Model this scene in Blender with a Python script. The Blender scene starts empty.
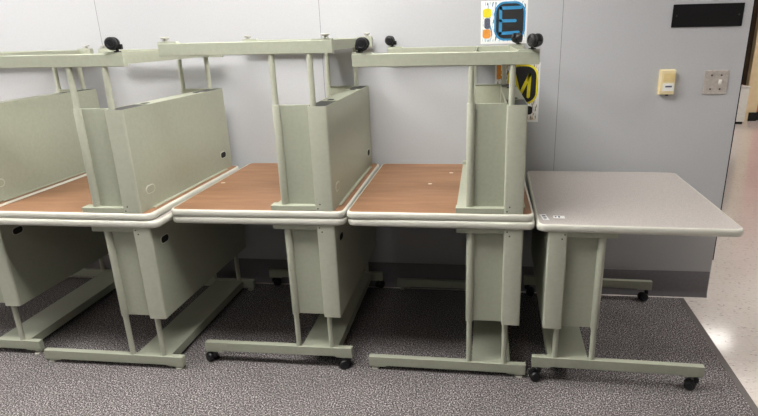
import bpy, bmesh, math, random
from mathutils import Vector, Matrix
random.seed(7)
scn = bpy.context.scene
COL = scn.collection
PI = math.pi

# ------------------------------------------------------------------ materials
def srgb(r, g, b):
    f = lambda c: (c/255/12.92) if c/255 <= .04045 else ((c/255+.055)/1.055)**2.4
    return (f(r), f(g), f(b), 1)

def base_mat(name, col, rough=.5, metal=0., spec=.5):
    m = bpy.data.materials.new(name); m.use_nodes = True
    b = m.node_tree.nodes['Principled BSDF']
    b.inputs['Base Color'].default_value = col
    b.inputs['Roughness'].default_value = rough
    b.inputs['Metallic'].default_value = metal
    b.inputs['Specular IOR Level'].default_value = spec
    return m, m.node_tree, b

def noise(nt, scale, detail=4, rough=.6, vec=None):
    n = nt.nodes.new('ShaderNodeTexNoise')
    n.inputs['Scale'].default_value = scale
    n.inputs['Detail'].default_value = detail
    n.inputs['Roughness'].default_value = rough
    if vec: nt.links.new(vec, n.inputs['Vector'])
    return n

def ramp(nt, src, stops):
    r = nt.nodes.new('ShaderNodeValToRGB')
    el = r.color_ramp.elements
    while len(el) < len(stops): el.new(.5)
    for e, (p, c) in zip(el, stops): e.position = p; e.color = c
    nt.links.new(src, r.inputs['Fac'])
    return r

def bump(nt, b, src, strength, dist):
    n = nt.nodes.new('ShaderNodeBump')
    n.inputs['Strength'].default_value = strength
    n.inputs['Distance'].default_value = dist
    nt.links.new(src, n.inputs['Height']); nt.links.new(n.outputs['Normal'], b.inputs['Normal'])

def obj_coord(nt):
    return nt.nodes.new('ShaderNodeTexCoord').outputs['Object']

def speckled(name, c1, c2, scale, rough, lo=.35, hi=.65, bstr=0., bdist=.001, metal=0., spec=.5):
    m, nt, b = base_mat(name, c1, rough, metal, spec)
    n = noise(nt, scale, 3, .6, obj_coord(nt))
    r = ramp(nt, n.outputs['Fac'], [(lo, c1), (hi, c2)])
    nt.links.new(r.outputs['Color'], b.inputs['Base Color'])
    if bstr: bump(nt, b, n.outputs['Fac'], bstr, bdist)
    return m

M = {}
M['metal'] = speckled('painted_metal', srgb(164,167,149), srgb(169,172,154), 60, .42)
M['tube'] = speckled('tube_paint', srgb(176,178,161), srgb(181,183,166), 60, .38)
M['band'] = speckled('edge_vinyl', srgb(206,205,194), srgb(198,196,184), 9, .35, .45, .8)
M['plug'] = speckled('plug_plastic', srgb(204,206,191), srgb(198,200,185), 40, .4)
M['black'] = speckled('black_plastic', srgb(20,20,22), srgb(27,27,29), 50, .38)
M['dark'] = speckled('dark_shade_and_trim', srgb(9,9,9), srgb(14,14,14), 30, .8)  # near black for trim; also paints the shade in holes and slots
M['steel'] = speckled('zinc_steel', srgb(196,194,184), srgb(180,178,168), 80, .35, metal=.2)
M['plate_steel'] = speckled('brushed_steel', srgb(205,197,190), srgb(186,178,171), 90, .35, metal=.25)
M['screw'] = speckled('dark_screw', srgb(80,80,74), srgb(60,60,56), 50, .4, metal=.5)

def brown_mat():
    m, nt, b = base_mat('brown_backer', srgb(168,112,82), .55)
    mp = nt.nodes.new('ShaderNodeMapping'); mp.inputs['Scale'].default_value = (1.2, 7, 1)
    nt.links.new(obj_coord(nt), mp.inputs['Vector'])
    n = noise(nt, 2.2, 5, .6, mp.outputs['Vector'])
    r = ramp(nt, n.outputs['Fac'], [(.3, srgb(128,92,64)), (.5, srgb(143,105,76)), (.72, srgb(156,117,88))])
    n2 = noise(nt, 190, 3, .7, obj_coord(nt))
    r2 = ramp(nt, n2.outputs['Fac'], [(.3, (.86,.86,.86,1)), (.7, (1.08,1.08,1.08,1))])
    mx = nt.nodes.new('ShaderNodeMix'); mx.data_type = 'RGBA'; mx.blend_type = 'MULTIPLY'
    mx.inputs['Factor'].default_value = 1
    nt.links.new(r.outputs['Color'], mx.inputs[6]); nt.links.new(r2.outputs['Color'], mx.inputs[7])
    nt.links.new(mx.outputs[2], b.inputs['Base Color'])
    return m
M['brown'] = brown_mat()

def laminate_mat():
    m, nt, b = base_mat('grey_laminate', srgb(176,167,164), .36)
    n = noise(nt, 330, 2, .7, obj_coord(nt))
    r = ramp(nt, n.outputs['Fac'], [(.32, srgb(150,143,139)), (.5, srgb(173,166,161)), (.68, srgb(191,185,181))])
    nt.links.new(r.outputs['Color'], b.inputs['Base Color'])
    return m
M['laminate'] = laminate_mat()

def carpet_mat():
    m, nt, b = base_mat('loop_carpet', srgb(90,82,86), .95, 0, .1)
    co = obj_coord(nt)
    n = noise(nt, 165, 4, .8, co)
    r = ramp(nt, n.outputs['Fac'], [(.40, srgb(38,36,37)), (.48, srgb(86,82,83)), (.545, srgb(126,120,120)), (.63, srgb(230,223,221))])
    n2 = noise(nt, 3.5, 4, .6, co)
    r2 = ramp(nt, n2.outputs['Fac'], [(.3, (.88,.88,.88,1)), (.7, (1.1,1.1,1.1,1))])
    mx = nt.nodes.new('ShaderNodeMix'); mx.data_type = 'RGBA'; mx.blend_type = 'MULTIPLY'
    mx.inputs['Factor'].default_value = 1
    nt.links.new(r.outputs['Color'], mx.inputs[6]); nt.links.new(r2.outputs['Color'], mx.inputs[7])
    nt.links.new(mx.outputs[2], b.inputs['Base Color'])
    bump(nt, b, n.outputs['Fac'], .5, .004)
    return m
M['carpet'] = carpet_mat()

def tile_mat():
    m, nt, b = base_mat('vinyl_tile', srgb(222,212,204), .11)
    co = obj_coord(nt)
    mp = nt.nodes.new('ShaderNodeMapping'); mp.inputs['Scale'].default_value = (1, 2.6, 1); mp.inputs['Rotation'].default_value = (0,0,.5)
    nt.links.new(co, mp.inputs['Vector'])
    n = noise(nt, 48, 2, .5, mp.outputs['Vector'])
    r = ramp(nt, n.outputs['Fac'], [(.28, srgb(150,138,132)), (.345, srgb(228,218,211)), (.62, srgb(231,222,215)), (.72, srgb(240,235,230))])
    br = nt.nodes.new('ShaderNodeTexBrick')
    br.offset = 0; br.inputs['Scale'].default_value = 1
    br.inputs['Brick Width'].default_value = .305; br.inputs['Row Height'].default_value = .305
    br.inputs['Mortar Size'].default_value = .0012
    br.inputs['Color1'].default_value = (1,1,1,1); br.inputs['Color2'].default_value = (.965,.96,.955,1)
    br.inputs['Mortar'].default_value = (.86,.84,.83,1)
    nt.links.new(co, br.inputs['Vector'])
    mx = nt.nodes.new('ShaderNodeMix'); mx.data_type = 'RGBA'; mx.blend_type = 'MULTIPLY'
    mx.inputs['Factor'].default_value = 1
    nt.links.new(r.outputs['Color'], mx.inputs[6]); nt.links.new(br.outputs['Color'], mx.inputs[7])
    nt.links.new(mx.outputs[2], b.inputs['Base Color'])
    return m
M['tile'] = tile_mat()
M['wall'] = speckled('wall_vinyl', srgb(180,181,184), srgb(185,186,189), 140, .5, bstr=.12, bdist=.0012)
M['wall2'] = speckled('wall_paint', srgb(205,203,198), srgb(210,208,203), 40, .7)
M['ceil'] = speckled('ceiling_tile', srgb(222,220,214), srgb(205,203,197), 160, .9, bstr=.2)
M['seam'] = speckled('seam_shadow_gap', srgb(112,113,116), srgb(120,121,124), 40, .8)
M['base'] = speckled('rubber_base', srgb(112,109,112), srgb(118,115,118), 50, .45)
M['strip'] = speckled('carpet_edging', srgb(98,92,90), srgb(106,100,98), 60, .5)
M['sign'] = speckled('sign_black', srgb(12,12,13), srgb(17,16,18), 80, .6, spec=.25)
M['beige'] = speckled('beige_plastic', srgb(224,208,164), srgb(229,213,170), 60, .45)
M['beige2'] = speckled('beige_cover', srgb(216,194,138), srgb(221,199,144), 60, .45)
M['paper'] = speckled('white_paper', srgb(235,235,232), srgb(228,228,226), 60, .7)
M['ink'] = speckled('grey_ink', srgb(90,96,120), srgb(60,62,70), 300, .7)
M['cream'] = speckled('cream_paint', srgb(222,200,160), srgb(228,207,168), 12, .5)
M['red'] = speckled('red_brick_paint', srgb(205,104,92), srgb(212,114,102), 14, .5)
M['brown_door'] = speckled('dark_brown_door', srgb(58,42,26), srgb(70,52,32), 8, .5)
M['white'] = speckled('white_enamel', srgb(236,233,226), srgb(228,225,218), 20, .4)
M['poster_black'] = speckled('poster_black', srgb(24,24,26), srgb(30,30,32), 40, .55)
M['poster_blue'] = speckled('poster_blue', srgb(44,128,178), srgb(52,138,186), 60, .55)
M['poster_yellow'] = speckled('poster_yellow', srgb(230,216,40), srgb(222,206,30), 60, .55)
M['orange'] = speckled('poster_orange', srgb(224,150,62), srgb(214,136,50), 60, .55)
M['chip'] = speckled('bare_chip', srgb(232,222,206), srgb(222,210,194), 200, .8)

def emit_mat(name, col, s):
    m = bpy.data.materials.new(name); m.use_nodes = True
    nt = m.node_tree; nt.nodes.clear()
    e = nt.nodes.new('ShaderNodeEmission'); o = nt.nodes.new('ShaderNodeOutputMaterial')
    e.inputs['Color'].default_value = col; e.inputs['Strength'].default_value = s
    nt.links.new(e.outputs[0], o.inputs['Surface'])
    return m

def confetti_mat(name, seed, stops):
    m, nt, b = base_mat(name, srgb(240,240,238), .6)
    mp = nt.nodes.new('ShaderNodeMapping'); mp.inputs['Scale'].default_value = (1, 1, .22); mp.inputs['Location'].default_value = (seed, 0, 0)
    mp.inputs['Rotation'].default_value = (0, .6, 0)
    nt.links.new(obj_coord(nt), mp.inputs['Vector'])
    n = noise(nt, 130, 2, .5, mp.outputs['Vector'])
    r = ramp(nt, n.outputs['Fac'], stops)
    nt.links.new(r.outputs['Color'], b.inputs['Base Color'])
    return m

# ------------------------------------------------------------------ mesh helpers
def bm_box(bm, lo, hi, bev=0., seg=2, mi=0):
    lo, hi = Vector(lo), Vector(hi)
    c = (lo+hi)/2; s = hi-lo
    r = bmesh.ops.create_cube(bm, size=1, matrix=Matrix.Translation(c) @ Matrix.Diagonal((*s, 1)))
    vs = r['verts']
    fs = {f for v in vs for f in v.link_faces}
    for f in fs: f.material_index = mi
    if bev:
        es = {e for v in vs for e in v.link_edges}
        g = bmesh.ops.bevel(bm, geom=list(es), offset=min(bev, min(s)*.45), segments=seg, affect='EDGES', profile=.5)
        for f in g['faces']: f.material_index = mi

def bm_cyl(bm, p0, p1, r0, r1=None, seg=24, mi=0, bev=0.):
    p0, p1 = Vector(p0), Vector(p1)
    if r1 is None: r1 = r0
    d = p1-p0; L = d.length
    mat = Matrix.Translation((p0+p1)/2) @ d.to_track_quat('Z', 'Y').to_matrix().to_4x4()
    r = bmesh.ops.create_cone(bm, cap_ends=True, segments=seg, radius1=r0, radius2=r1, depth=L, matrix=mat)
    fs = {f for v in r['verts'] for f in v.link_faces}
    for f in fs: f.material_index = mi
    if bev:
        es = [e for e in {e for v in r['verts'] for e in v.link_edges} if any(len(f.verts) > 4 for f in e.link_faces)]
        bmesh.ops.bevel(bm, geom=es, offset=bev, segments=3, affect='EDGES', profile=.5)

def bm_lathe(bm, prof, mat, seg=28, mi=0):
    """prof: list of (r, z); revolved about local z then placed by mat"""
    rings = []
    for (r, z) in prof:
        rings.append([bm.verts.new(mat @ Vector((r*math.cos(2*PI*k/seg), r*math.sin(2*PI*k/seg), z))) for k in range(seg)])
    for a, b in zip(rings, rings[1:]):
        for k in range(seg):
            f = bm.faces.new((a[k], a[(k+1) % seg], b[(k+1) % seg], b[k])); f.material_index = mi
    f = bm.faces.new(list(reversed(rings[0]))); f.material_index = mi
    f = bm.faces.new(rings[-1]); f.material_index = mi

def rrect(x0, x1, y0, y1, r, seg=10):
    pts = []
    for cx, cy, a0 in ((x1-r, y1-r, 0), (x0+r, y1-r, PI/2), (x0+r, y0+r, PI), (x1-r, y0+r, 1.5*PI)):
        for k in range(seg+1):
            a = a0+PI/2*k/seg
            pts.append((cx+r*math.cos(a), cy+r*math.sin(a)))
    return pts

def bm_prism(bm, pts, to3, d0, d1, mi=0):
    """pts 2-D outline (ccw), to3(x, y, d) -> Vector"""
    a = [bm.verts.new(to3(x, y, d0)) for x, y in pts]
    b = [bm.verts.new(to3(x, y, d1)) for x, y in pts]
    n = len(pts); fs = []
    fs.append(bm.faces.new(list(reversed(a)))); fs.append(bm.faces.new(b))
    for k in range(n): fs.append(bm.faces.new((a[k], a[(k+1) % n], b[(k+1) % n], b[k])))
    for f in fs: f.material_index = mi

def link(name, bm, mats, parent=None, smooth=None, recalc=True):
    if recalc: bmesh.ops.recalc_face_normals(bm, faces=bm.faces)
    me = bpy.data.meshes.new(name)
    bm.to_mesh(me); bm.free()
    if not isinstance(mats, (list, tuple)): mats = [mats]
    for m in mats: me.materials.append(m)
    if smooth is not None:
        for p in me.polygons: p.use_smooth = True
        me.set_sharp_from_angle(angle=math.radians(smooth))
    o = bpy.data.objects.new(name, me); COL.objects.link(o)
    if parent: o.parent = parent
    return o

def tag(o, label=None, cat=None, group=None, kind=None):
    for k, v in (('label', label), ('category', cat), ('group', group), ('kind', kind)):
        if v: o[k] = v
    return o

def empty(name, loc, rot=(0, 0, 0)):
    o = bpy.data.objects.new(name, None); COL.objects.link(o)
    o.location = loc; o.rotation_euler = rot
    o.empty_display_size = .1
    return o

def NB(): return bmesh.new()

# ------------------------------------------------------------------ the desk (local frame: footprint centre, z = 0 at the floor)
W, L, T, HT = .768, .896, .0307, .735
XB0, XB1 = .002, .774
YF = -.006                       # front overhang of the board          # board edges
ZU = HT-T                      # underside of the board
B0, B1, BH = .0601, .7645, .0510
BF, BR = .0175, .0445            # foot bar front / back faces
P1, P2 = .5147, .6684          # the two posts
C0, C1 = .6515, .7285          # corner column
CL, PL = .433, .436
BR0 = .458
YM = L/2
def ctr(v): return (v[0]-W/2, v[1]-YM, v[2])

def caster(bm, x, y, zt, h, ang):
    """twin wheel caster hanging under zt with total height h, swivelled to ang"""
    r = .0235
    c, s = math.cos(ang), math.sin(ang)
    def P(u, v, z): return Vector(ctr((x+u*c-v*s, y+u*s+v*c, z)))
    bm_cyl(bm, P(0,0,zt), P(0,0,zt-h+r+.012), .006, seg=14)
    bm_cyl(bm, P(0,0,zt), P(0,0,zt-.005), .014, seg=18)
    zc = zt-h+r; u0 = .014
    for sd in (-1, 1):
        ax = (P(u0, sd, zc)-P(u0, 0, zc)).normalized()
        mat = Matrix.Translation(P(u0, sd*.0075, zc)) @ ax.to_track_quat('Z', 'Y').to_matrix().to_4x4()
        bm_lathe(bm, [(.006,0), (r*.97,0), (r,.003), (r,.009), (r*.9,.0135), (r*.62,.0155), (r*.55,.0135), (.006,.0145)], mat)
    # hood over the wheels
    n = 10; ring = []
    for k in range(n+1):
        a = math.radians(20)+math.radians(150)*k/n
        for rr in (r+.003, r-.004):
            for v in (-.0065, .0065):
                ring.append(bm.verts.new(P(u0-rr*math.cos(a)*1.0, v, zc+rr*math.sin(a))))
    for k in range(n):
        a, b = ring[4*k:4*k+4], ring[4*k+4:4*k+8]
        for i, j in ((0,1), (1,3), (3,2), (2,0)): bm.faces.new((a[i], a[j], b[j], b[i]))
    bm.faces.new((ring[0], ring[1], ring[3], ring[2])); bm.faces.new((ring[-4], ring[-2], ring[-1], ring[-3]))
    bm_box(bm, P(-.008,0,zt-.022)-Vector((.007,.007,.008)), P(-.008,0,zt-.022)+Vector((.013,.007,.012)), .002)

def glide(bm, x, y, zt, h, r=.0175):
    bm_cyl(bm, ctr((x,y,zt)), ctr((x,y,zt-h+.004)), .006, seg=12)
    bm_cyl(bm, ctr((x,y,zt)), ctr((x,y,zt-.005)), .013, seg=18)
    bm_lathe(bm, [(r*.55,.0085), (r,.0065), (r,.0015), (r*.85,0)], Matrix.Translation(ctr((x,y,zt-h))), seg=18)

def obround(bm, y, z, w, h, x, mi=0, d=.0012):
    pts = []
    r = h/2
    for k in range(13): a = -PI/2+PI*k/12; pts.append((y+w/2-r+r*math.cos(a), z+r*math.sin(a)))
    for k in range(13): a = PI/2+PI*k/12; pts.append((y-w/2+r+r*math.cos(a), z+r*math.sin(a)))
    bm_prism(bm, pts, lambda a, b, d_: Vector(ctr((x+d_, a, b))), -.0005, d, mi)

def make_desk(label, group, loc, rot, g, feet, front_open=True, rear_open=False):
    """g: height of the foot bars above the feet ends; feet: FL FR RL RR -> ('glide',) or ('caster', angle)"""
    BH = .0545 if rot[0] else .051
    root = empty('computer_desk', loc, rot)
    tag(root, label, 'desk', group)
    # --- table top: brown backer below, grey laminate above, vinyl edge round it
    rc = .036; bw = .0075
    bm = NB()
    pts = rrect(XB0+bw, XB1-bw, YF+bw, L-YF-bw, rc-bw)
    bm_prism(bm, pts, lambda x, y, z: Vector(ctr((x, y, z))), ZU+.0006, HT-.0006, 0)
    bm.faces.ensure_lookup_table(); bm.normal_update()
    for f in bm.faces:
        f.material_index = 1 if f.normal.z > .5 else 0
    top = link('tabletop', bm, [M['brown'], M['laminate']], root)
    bm = NB(); rings = []
    prof = [(bw+.003, ZU)]
    for k in range(13):
        a = PI*k/12
        prof.append((.0085-.0085*math.sin(a)**.8, ZU+T/2-T/2*math.cos(a)))
    prof.append((bw+.003, HT))
    for ins, z in prof:
        rings.append([bm.verts.new(ctr((x, y, z))) for x, y in rrect(XB0+ins, XB1-ins, YF+ins, L-YF-ins, rc-ins)])
    n = len(rings[0])
    for a, b in zip(rings, rings[1:]+rings[:1]):
        for k in range(n): bm.faces.new((a[k], a[(k+1) % n], b[(k+1) % n], b[k]))
    tag(link('edge_band', bm, M['band'], top, 40), 'pale vinyl edge band')
    # --- flat steel frame under the board with a bracket at each end
    bm = NB(); bm_box(bm, ctr((BR0+.002, .05, ZU-.010)), ctr((C1-.004, L-.05, ZU-.0002)), .0015)
    fr = link('top_frame', bm, M['metal'], root)
    for a, b in ((.006, .052), (L-.052, L-.006)):
        bm = NB(); bm_box(bm, ctr((BR0, a, ZU-.0225)), ctr((C0+.004, b, ZU-.0002)), .002)
        link('bracket', bm, M['metal'], fr)
    # --- end columns, panels, posts
    th = .0025
    for e in (0, 1):
        Y = (lambda y: y) if e == 0 else (lambda y: L-y)
        def bx(bm, x0, x1, y0, y1, z0, z1, bev=0.):
            ya, yb = sorted((Y(y0), Y(y1)))
            bm_box(bm, ctr((x0, ya, z0)), ctr((x1, yb, z1)), bev)
        bm = NB()
        # folded sheet: front face with rounded corners, left return, rear web
        out = [(C0, .190), (C0, .008), (C0+.0008, .0052), (C0+.0025, .0032), (C0+.006, .002), (C1-.008, .002), (C1-.0035, .0034), (C1-.001, .0058), (C1, .0095), (C1, .012)]
        inn = [(C1-th, .012), (C1-th, .009), (C1-.0035, .0058), (C1-.008, .002+th), (C0+.006, .002+th), (C0+.0033, .0052), (C0+th, .009), (C0+th, .190)]
        pts = [(x, Y(y)) for x, y in out+inn]
        bm_prism(bm, pts, lambda x, y, z: Vector(ctr((x, y, z))), ZU-CL, ZU-.0005)
        bx(bm, C0, C1-th, .190, .192, ZU-CL+.004, ZU-.0005)
        co = link('corner_column', bm, M['tube'], root, 35)
        for sx, sz in ((C0+.012, .0115), (C0+.022, .030)):
            bm = NB(); ya = Y(.002); yb = Y(.0008)
            bm_cyl(bm, ctr((sx, ya, ZU-sz)), ctr((sx, yb, ZU-sz)), .0032, seg=12)
            link('screw', bm, M['screw'], co)
        bm = NB(); bx(bm, C0+.004, C1-th-.0003, .006, .189, ZU-CL+.0015, ZU-CL+.006)
        link('end_cap', bm, M['black'], co)
        bm = NB()
        bx(bm, P1+.006, C0+.002, .034, .042, ZU-PL+.001, ZU-.001, .0012)
        bx(bm, P1+.006, C0+.002, .042, .047, ZU-PL+.001, ZU-PL+.0035)
        link('end_panel', bm, M['metal'], root)
        yc = Y((BF+BR)/2)
        bm = NB(); bm_cyl(bm, ctr((P1, yc, ZU-.02)), ctr((P1, yc, g+BH-.002)), .0118, seg=28)
        p = link('post', bm, M['tube'], root, 40)
        bm = NB(); bm_cyl(bm, ctr((P1, yc, ZU-.0215)), ctr((P1, yc, ZU-PL)), .0158, seg=28, bev=.0012)
        link('sleeve', bm, M['tube'], p, 40)
        bm = NB(); bm_cyl(bm, ctr((P2, yc, ZU-.03)), ctr((P2, yc, g+BH-.002)), .0118, seg=28)
        link('post', bm, M['tube'], root, 40)
        # --- foot bar with thicker pads under its ends
        bm = NB()
        bx(bm, B0, B1, BF, BR, g+.006, g+BH, .0022)
        for a, b in ((B0, B0+.085), (B1-.085, B1)):
            ya, yb = sorted((Y(BF+.0012), Y(BR-.0012)))
            vs = [(a+.001, g+.009), (b-.001, g+.009), (b-.009, g), (a+.001, g)] if a == B0 else [(a+.001, g+.009), (b-.001, g+.009), (b-.001, g), (a+.009, g)]
            bm_prism(bm, vs, lambda x, z, y: Vector(ctr((x, y, z))), ya, yb)
        fb = link('foot_bar', bm, M['metal'], root)
        for i, fx in ((0, B0+.028), (1, B1-.028)):
            ft = feet[2*e+i]
            bm = NB()
            if ft[0] == 'glide':
                glide(bm, fx, yc, g+.001, ft[1]+.001)
                link('leveling_glide', bm, M['steel'], fb, 40)
            else:
                caster(bm, fx, yc, g+.001, ft[2]+.001, ft[1])
                link('caster', bm, M['black'], fb, 40)
    # --- modesty panel: long folded sheet with a lip, plates for open and plugged cable holes
    bm = NB()
    bm_box(bm, ctr((C1-th, .012, ZU-CL)), ctr((C1, L-.012, ZU-.0005)))
    bm_box(bm, ctr((C1-.077, .192, ZU-CL)), ctr((C1-th, L-.192, ZU-CL+th)))
    bm_box(bm, ctr((C1-.077, .192, ZU-CL+th)), ctr((C1-.0745, L-.192, ZU-CL+.022)))
    bm_box(bm, ctr((C1-.001, .09, ZU-.0035)), ctr((C1+.014, L-.09, ZU-.0003)))
    mo = link('modesty_panel', bm, M['metal'], root)
    zc = ZU-.083
    for y, op in ((.098, front_open), (L-.098, rear_open)):
        bm = NB(); obround(bm, y, zc, .066, .038, C1, d=.0014)
        link('hole_rim', bm, M['plug'], mo, 40)
        bm = NB(); obround(bm, y, zc, .057, .030, C1, d=.002)
        if op: tag(link('hole_shade', bm, M['dark'], mo, 40), 'black plate painted as the shade of an open cable hole')  # flat dark plate stands in for the shade inside an open hole
        else: tag(link('hole_plug', bm, M['metal'], mo, 40), 'plugged cable hole')
    for y in (.225, L-.225):
        bm = NB()
        pts = rrect(C1-.052, C1-.026, y-.022, y+.022, .0095, 6)
        bm_prism(bm, pts, lambda x, yy, z: Vector(ctr((x, yy, z))), ZU-CL-.0008, ZU-CL+.0006)
        link('slot_shade', bm, M['dark'], mo)  # dark sheet painted as the slot's inner shade; the lip is uncut
    # --- stretcher tray between the foot bars (channel open downwards)
    bm = NB()
    x0, x1 = P1+.013, P2+.028
    zt = g+BH-.004
    bm_box(bm, ctr((x0, BR-.002, zt-.0025)), ctr((x1, L-BR+.002, zt)))
    for a, b in ((x0, x0+.0025), (x1-.0025, x1)):
        bm_box(bm, ctr((a, BR-.002, zt-.042)), ctr((b, L-BR+.002, zt-.0025)))
    link('stretcher_tray', bm, M['metal'], root)
    return root

def place(sx, sy, t):
    c, s = math.cos(t), math.sin(t)
    x, y = W/2, YM
    return (sx+c*x-s*y, sy+s*x+c*y)

GL, GU = 'desks standing upright on the carpet', 'desks stacked upside down on the upright desks'
def gl(h): return ('glide', h)
def ca(h, deg): return ('caster', math.radians(deg), h)

stacks = [  # x, y, yaw, g | upper: dx, dy, dyaw, bar top z
    (-2.383, .030, .0035, .022, -.034, 0., 0., 1.420),
    (-1.6085, -.0267, -.0017, .0150, -.028, .0057, -.0047, 1.4184),
    (-.8252, .0466, .0059, .0551, -.0004, -.0019, .0030, 1.4514),
    (-.0456, .0549, -.0107, .0165, -.0030, -.0027, .0126, 1.3979)]
lower_labels = [
    'leftmost desk of the bottom row, mostly cut off by the picture edge',
    'upright grey-green desk second from left in the bottom row, with a black plate for the shade of an open cable hole',
    'upright grey-green desk on black casters, third from left in the bottom row',
    'upright grey-green desk on glides, directly left of the single unstacked desk']
upper_labels = [
    'upside-down desk at far left of the top row, only its big side panel seen',
    'upside-down desk in the top row with one black caster on its right front foot',
    'upside-down desk, top row, third from left, with only metal glides on its raised feet',
    'upside-down desk at right end of the top row, four black casters on its raised feet']
lower_feet = [[gl(.022)]*4, [gl(.015)]*4,
              [ca(.0551, 150), ca(.0551, 200), ca(.0551, 20), ca(.0551, 60)], [gl(.0165)]*4]
upper_feet = [
    [gl(.018)]*4,
    [gl(.018), ca(.056, 165), gl(.018), gl(.018)],
    [gl(.018)]*4,
    [ca(.055, 5), ca(.055, 55), ca(.055, 185), ca(.055, 130)]]
for i, (x, y, t, g, dx, dy, dt, u) in enumerate(stacks):
    px, py = place(x, y, t)
    make_desk(lower_labels[i], GL, (px, py, 0), (0, 0, t), g, lower_feet[i])
    # the upper desk lies on the lower one: its own floor plane is now at z = 2*HT
    px, py = place(x+dx, y+dy, t+dt)
    gu = 2*HT-u
    f = upper_feet[i]
    # list order is by place in the world (front left, front right, rear left, rear right); turned about x, front and rear swap
    f = [f[2], f[3], f[0], f[1]]
    make_desk(upper_labels[i], GU, (px, py, 2*HT+.0004), (PI, 0, t+dt), gu, f)
x, y, t, g = .7390, .0335, -.0248, .0686
px, py = place(x, y, t)
lone = make_desk('single unstacked desk at the right with a bare grey laminate top, on black casters', GL, (px, py, 0), (0, 0, PI+t), g,
          [ca(g, 20), ca(g, 170), ca(g, -30), ca(g, 15)])

# loose labels on the single desk's top
def sticker(x, y, w, h, a, label, marks):
    root = empty('paper_sticker', (x, y, HT+.0002), (0, 0, a))
    tag(root, label, 'sticker', 'paper stickers on the grey desk top')
    bm = NB(); bm_box(bm, (-w/2, -h/2, 0), (w/2, h/2, .0006)); link('paper', bm, M['paper'], root)
    for (a0, b0, a1, b1) in marks:
        bm = NB(); bm_box(bm, (a0, b0, .0005), (a1, b1, .0008)); link('printed_mark', bm, M['ink'], root)
sticker(.770, .122, .026, .075, .12, 'white paper sticker, larger tall one nearest the corner of the bare grey desk top',
        [(-.006,.008,.008,.022), (-.006,-.014,.007,-.004), (-.008,-.026,.004,-.021)])
sticker(.829, .127, .046, .034, -.05, 'small white paper sticker, right one of the pair on the grey desk top',
        [(-.003,-.008,.004,.010), (-.016,-.006,-.010,.008)])

# ------------------------------------------------------------------ room
YW = .965; XE = 1.803; ZC = 2.75
def struct(name, lo, hi, m, bev=0., label=None, parent=None):
    bm = NB(); bm_box(bm, lo, hi, bev)
    o = link(name, bm, m, parent)
    if parent is None: o['kind'] = 'structure'
    if label: o['label'] = label
    return o

XL = -4.2; YB = -5.2
struct('floor', (XL, YB, -.02), (9.5, 8.0, -.006), M['tile'], label='speckled cream vinyl tile floor')
# carpet with its slanting right edge
bm = NB()
pts = [(XL, YB), (1.44, YB), (1.637, .925), (XL, .925)]
bm_prism(bm, pts, lambda x, y, z: Vector((x, y, z)), -.006, 0)
cp = link('floor', bm, M['carpet']); cp['kind'] = 'structure'; cp['label'] = 'dark grey speckled carpet'
bm = NB()
pts = [(1.4405, YB), (1.468, YB), (1.664, .925), (1.6375, .925)]
bm_prism(bm, pts, lambda x, y, z: Vector((x, y, z)), -.006, .0005)
o = link('trim_1', bm, M['strip']); o['kind'] = 'structure'; o['label'] = 'grey edging strip of the carpet'

wb = struct('wall_back', (XL, YW, -.006), (XE, YW+.12, ZC), M['wall'], label='grey vinyl covered wall panels')
k = 0
for sx in (-2.90, -1.632, -.357, .905):
    k += 1
    struct('trim_%d' % (k+1), (sx-.0012, YW-.0004, .15), (sx+.0012, YW+.01, ZC-.001), M['seam'])
# rubber base with a small cove toe
bm = NB()
prof = [(YW+.001, -.006), (YW-.014, -.006), (YW-.012, .004), (YW-.005, .016), (YW-.0035, .03), (YW-.0035, .146), (YW-.001, .150), (YW+.001, .150)]
bm_prism(bm, prof, lambda a, b, d: Vector((d, a, b)), XL, XE-.004)
o = link('baseboard_back', bm, M['base'], None, 40); o['kind'] = 'structure'
# dark gasket down the free end of the wall
struct('trim_6', (XE, YW+.004, .22), (XE+.007, YW+.10, ZC-.001), M['dark'], label='dark gasket on the wall end')
struct('ceiling', (XL, YB, ZC), (9.5, 8.0, ZC+.05), M['ceil'])
struct('wall_left', (XL-.1, YB, -.02), (XL, YW+.12, ZC), M['wall2'])

# hallway beyond
YH = 7.6
struct('wall_hall', (4.885, YH-.02, -.006), (9.5, YH+.12, ZC), M['red'], label='red painted hallway wall')
struct('baseboard_hall', (4.89, YH-.04, -.006), (9.5, YH-.02, .13), M['dark'])
bm = NB(); bm_box(bm, (4.70, YH-.1, -.006), (4.885, YH+.12, ZC), .006); o = link('trim_7', bm, M['cream']); o['kind'] = 'structure'; o['label'] = 'cream hallway pillar'
bm = NB(); bm_box(bm, (4.77, YH-.115, -.006), (4.89, YH-.1, .13)); o = link('baseboard_pillar', bm, M['dark']); o['kind'] = 'structure'
dr = struct('door_1', (3.7, YH, .0), (4.70, YH+.05, 2.1), M['brown_door'], label='dark brown hallway door')
struct('wall_far', (2.0, YH+.05, -.006), (4.95, YH+.12, ZC), M['wall2'])
cb = empty('hallway_cabinet', (4.45, YH-.25, -.006))
tag(cb, 'low white cabinet by the dark door at the far end of the hallway', 'cabinet')
bm = NB(); bm_box(bm, (-.4, -.2, .04), (.12, .2, .56), .006); link('body', bm, M['white'], cb)
bm = NB(); bm_box(bm, (-.41, -.21, .56), (.13, .21, .58), .004); link('cabinet_top', bm, M['white'], cb)
bm = NB(); bm_box(bm, (-.38, -.18, 0), (.10, .18, .04)); link('plinth', bm, M['dark'], cb)

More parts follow.
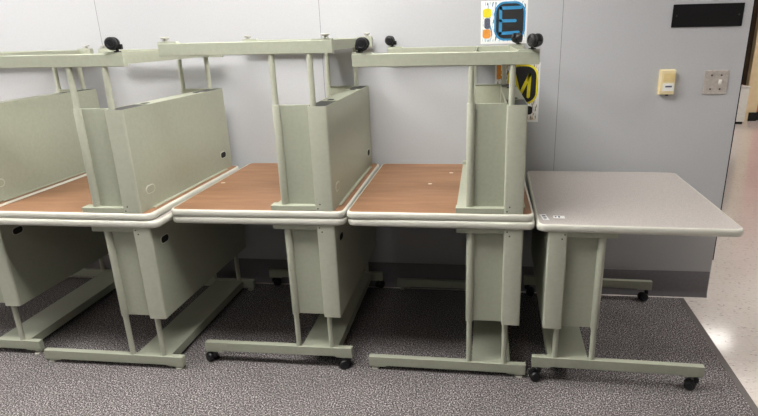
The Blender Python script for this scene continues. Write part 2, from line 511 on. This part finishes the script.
# ------------------------------------------------------------------ things on the wall
def on_wall(x, z): return (x, YW, z)
sg = empty('blank_sign', on_wall(1.598, 1.515)); tag(sg, 'blank black rectangular sign plate high on the grey wall', 'sign')
bm = NB(); bm_box(bm, (-.1645, -.005, -.0535), (.1645, 0, .0535), .0015); link('sign_plate', bm, M['sign'], sg)
for sx in (-.145, .145):
    bm = NB(); bm_cyl(bm, (sx, -.0045, 0), (sx, -.0065, 0), .0035, seg=12); link('screw', bm, M['screw'], sg)

th_ = empty('thermostat', on_wall(1.440, 1.197)); tag(th_, 'yellowed beige thermostat box on the wall, left of the steel switch plate', 'thermostat')
bm = NB(); bm_box(bm, (-.038, -.004, -.063), (.038, 0, .063), .002); link('backplate', bm, M['beige'], th_)
bm = NB(); bm_box(bm, (-.034, -.032, -.06), (.036, -.004, .062), .004); body = link('case', bm, M['beige'], th_)
bm = NB(); bm_box(bm, (-.022, -.0335, .004), (.031, -.0315, .045), .001); link('cover', bm, M['beige2'], body)
bm = NB(); bm_box(bm, (-.022, -.0335, -.042), (.031, -.0315, -.004), .0008); lb = link('display_label', bm, M['paper'], body)
bm = NB(); bm_box(bm, (-.010, -.0338, -.024), (.022, -.0334, -.016)); link('printed_line', bm, M['ink'], body)
bm = NB(); bm_box(bm, (.000, -.024, -.066), (.012, -.012, -.060)); link('lever', bm, M['dark'], th_)

sw = empty('switch_plate', on_wall(1.680, 1.194)); tag(sw, 'stainless steel light switch plate with a white toggle below the black sign', 'light switch')
bm = NB(); bm_box(bm, (-.058, -.006, -.060), (.058, 0, .060), .003); link('plate', bm, M['plate_steel'], sw)
bm = NB(); bm_box(bm, (.012, -.0075, -.012), (.028, -.0055, .014), .0008); link('toggle_frame', bm, M['white'], sw)
bm = NB(); bm_box(bm, (.0155, -.018, -.002), (.0245, -.007, .010), .0015); link('toggle', bm, M['white'], sw)
for sx, sz in ((-.023, .034), (.023, .034), (-.023, -.034), (.023, -.034)):
    bm = NB(); bm_cyl(bm, (sx, -.0055, sz), (sx, -.0078, sz), .0045, seg=12); link('screw', bm, M['screw'], sw)

# posters with big letters
def stroke(bm, pts, r, y0, y1, seg=8):
    """polyline of round-ended strokes in the x-z plane"""
    for (a, b) in zip(pts, pts[1:]):
        a, b = Vector(a), Vector(b)
        d = (b-a).normalized(); ang = math.atan2(d.y, d.x)
        o = []
        for k in range(seg+1): t = ang-PI/2+PI*k/seg; o.append((b.x+r*math.cos(t), b.y+r*math.sin(t)))
        for k in range(seg+1): t = ang+PI/2+PI*k/seg; o.append((a.x+r*math.cos(t), a.y+r*math.sin(t)))
        bm_prism(bm, o, lambda x, z, y: Vector((x, y, z)), y0, y1)

def poster(cx, cz, w, h, label, conf, accent, blob, strokes, rs, swatches):
    root = empty('letter_poster', on_wall(cx, cz)); tag(root, label, 'poster', 'letter posters on the wall')
    bm = NB(); bm_box(bm, (-w/2, -.0012, -h/2), (w/2, 0, h/2)); link('paper_sheet', bm, M['paper'], root)
    bm = NB(); bm_box(bm, (-w/2+.010, -.0016, -h/2+.012), (w/2-.010, -.0010, h/2-.006)); link('printed_background', bm, conf, root)
    x0, x1, z0, z1, r = blob
    bm = NB(); bm_prism(bm, rrect(x0-.010, x1+.010, z0-.010, z1+.010, r+.010, 8), lambda x, z, y: Vector((x, y, z)), -.0020, -.0014); link('blob_outline', bm, accent, root)
    bm = NB(); bm_prism(bm, rrect(x0, x1, z0, z1, r, 8), lambda x, z, y: Vector((x, y, z)), -.0026, -.0018); link('blob', bm, M['poster_black'], root)
    bm = NB()
    for s in strokes: stroke(bm, s, rs, -.0034, -.0024)
    link('letter', bm, accent, root)
    for (a, b, c, d, m) in swatches:
        bm = NB(); bm_prism(bm, rrect(a, c, b, d, min(c-a, d-b)*.35, 5), lambda x, z, y: Vector((x, y, z)), -.0020, -.0014); link('colour_patch', bm, m, root)

cE = confetti_mat('confetti_blue', .3, [(.36, srgb(60,120,150)), (.44, srgb(238,238,236)), (.56, srgb(240,240,238)), (.64, srgb(120,180,200))])
cM = confetti_mat('confetti_brown', 4.1, [(.36, srgb(120,96,80)), (.44, srgb(238,238,236)), (.56, srgb(240,240,238)), (.64, srgb(190,160,90))])
poster(.612, 1.5055, .235, .21, 'white poster with a big blue letter E on black, upper of the two', cE, M['poster_blue'],
       (-.040, .098, -.080, .090, .045),
       [[(-.018, .068), (-.018, -.054)], [(-.018, .068), (.082, .070)], [(-.018, .007), (.056, .007)], [(-.018, -.054), (.074, -.050)]], .0078,
       [(-.108, -.078, -.066, -.032, M['orange']), (-.108, .024, -.064, .068, M['poster_yellow']), (-.100, -.030, -.070, .022, M['ink'])])
poster(.690, 1.15, .235, .31, 'white poster with a big yellow letter M on black, half hidden by desk legs', cM, M['poster_yellow'],
       (-.040, .098, -.050, .135, .05),
       [[(-.018, -.022), (-.016, .094)], [(-.016, .094), (.014, -.016)], [(.014, -.016), (.064, .092)], [(.064, .092), (.060, -.020)]], .0085,
       [(-.108, .07, -.085, .145, M['orange']), (.02, -.115, .085, -.07, M['poster_black'])])

# small bare chips in the brown boards (lying on them)
for (x, y, a, lab) in ((-.782, .487, .2, 'tiny white chip on the brown board of the third stack from left'),
                       (.264, .511, .5, 'tiny white chip nearer the front on the right-hand brown board'),
                       (.354, .736, .1, 'tiny white chip near the back of the right-hand brown board')):
    bm = NB(); bm_prism(bm, [(-.009,-.006), (.006,-.008), (.012,.002), (.003,.008), (-.008,.006)], lambda px_, py_, z: Vector((px_, py_, z)), 0, .0012)
    o = link('board_chip', bm, M['chip']); o.location = (x, y, HT+T+.0006); o.rotation_euler = (0, 0, a)
    tag(o, lab, 'board chip', 'chips on the brown boards')

# ------------------------------------------------------------------ lights
M['diffuser'] = emit_mat('troffer_diffuser', (1, .98, .95, 1), 29.0)
M['diffuser_c'] = emit_mat('added_fill_diffuser', (1, .98, .95, 1), 6.5)  # weak glow for the added frontal fill panels
M['diffuser_b'] = emit_mat('troffer_diffuser_dim', (1, .975, .93, 1), 13.0)
def troffer(x, y, sx, sy, label, strength=None):
    root = empty('ceiling_light', (x, y, ZC)); tag(root, label, 'ceiling light', 'ceiling light panels')
    bm = NB()
    for lo, hi in (((-sx/2-.03, -sy/2-.03, -.02), (sx/2+.03, -sy/2, 0)), ((-sx/2-.03, sy/2, -.02), (sx/2+.03, sy/2+.03, 0)),
                   ((-sx/2-.03, -sy/2, -.02), (-sx/2, sy/2, 0)), ((sx/2, -sy/2, -.02), (sx/2+.03, sy/2, 0))):
        bm_box(bm, lo, hi)
    link('light_frame', bm, M['white'], root)
    bm = NB(); bm_box(bm, (-sx/2, -sy/2, -.014), (sx/2, sy/2, -.004)); link('diffuser', bm, strength or M['diffuser'], root)
troffer(-2.5, .12, 1.2, .55, 'ceiling light panel nearest the wall over the left stacks of desks', M['diffuser_b'])
troffer(-.25, .12, 1.2, .55, 'ceiling light panel nearest the wall over the right stack of desks', M['diffuser_b'])
troffer(-2.5, -.6, 1.2, .55, 'ceiling light panel in front of the left stacks of desks')
troffer(-.25, -.6, 1.2, .55, 'ceiling light panel in front of the right stack of desks')
troffer(3.74, 5.27, .6, .35, 'ceiling light panel down the hallway', M['diffuser_b'])
troffer(-2.5, -2.9, 1.2, .55, 'added unseen fill light panel at the front left of the room', M['diffuser_c'])  # unseen panel added as frontal fill for the desk fronts
troffer(-.25, -2.9, 1.2, .55, 'added unseen fill light panel at the front right of the room', M['diffuser_c'])  # second unseen panel added for the same frontal fill
troffer(3.6, .6, .6, 1.2, 'ceiling light panel in the near part of the hallway')
troffer(6.3, 5.6, .6, 1.2, 'added unseen light panel brightening the red hallway wall')  # unseen lamp added to brighten the red wall and its floor reflection

w = bpy.data.worlds.new('World'); scn.world = w; w.use_nodes = True
w.node_tree.nodes['Background'].inputs['Color'].default_value = (.95, .97, 1, 1)
w.node_tree.nodes['Background'].inputs['Strength'].default_value = .03

# ------------------------------------------------------------------ camera
cam = bpy.data.cameras.new('Camera'); co = bpy.data.objects.new('Camera', cam); COL.objects.link(co)
cam.sensor_fit = 'HORIZONTAL'; cam.sensor_width = 36
cam.lens = 553.917/758*36
cam.shift_x = (379-412.131)/758; cam.shift_y = (216.123-208)/758
cam.clip_start = .05
yaw, pitch, roll = .129129, -.319632, -.022810
fwd = Vector((-math.sin(yaw)*math.cos(pitch), math.cos(yaw)*math.cos(pitch), math.sin(pitch)))
right = Vector((math.cos(yaw), math.sin(yaw), 0)); up = right.cross(fwd)
r2 = right*math.cos(roll)+up*math.sin(roll); u2 = up*math.cos(roll)-right*math.sin(roll)
m = Matrix((r2, u2, -fwd)).transposed().to_4x4(); m.translation = (.50963, -2.08115, 1.46485)
co.matrix_world = m
scn.camera = co
vs = scn.view_settings
vs.view_transform = 'Standard'; vs.look = 'None'; vs.gamma = 1; vs.use_curve_mapping = False; vs.exposure = 0
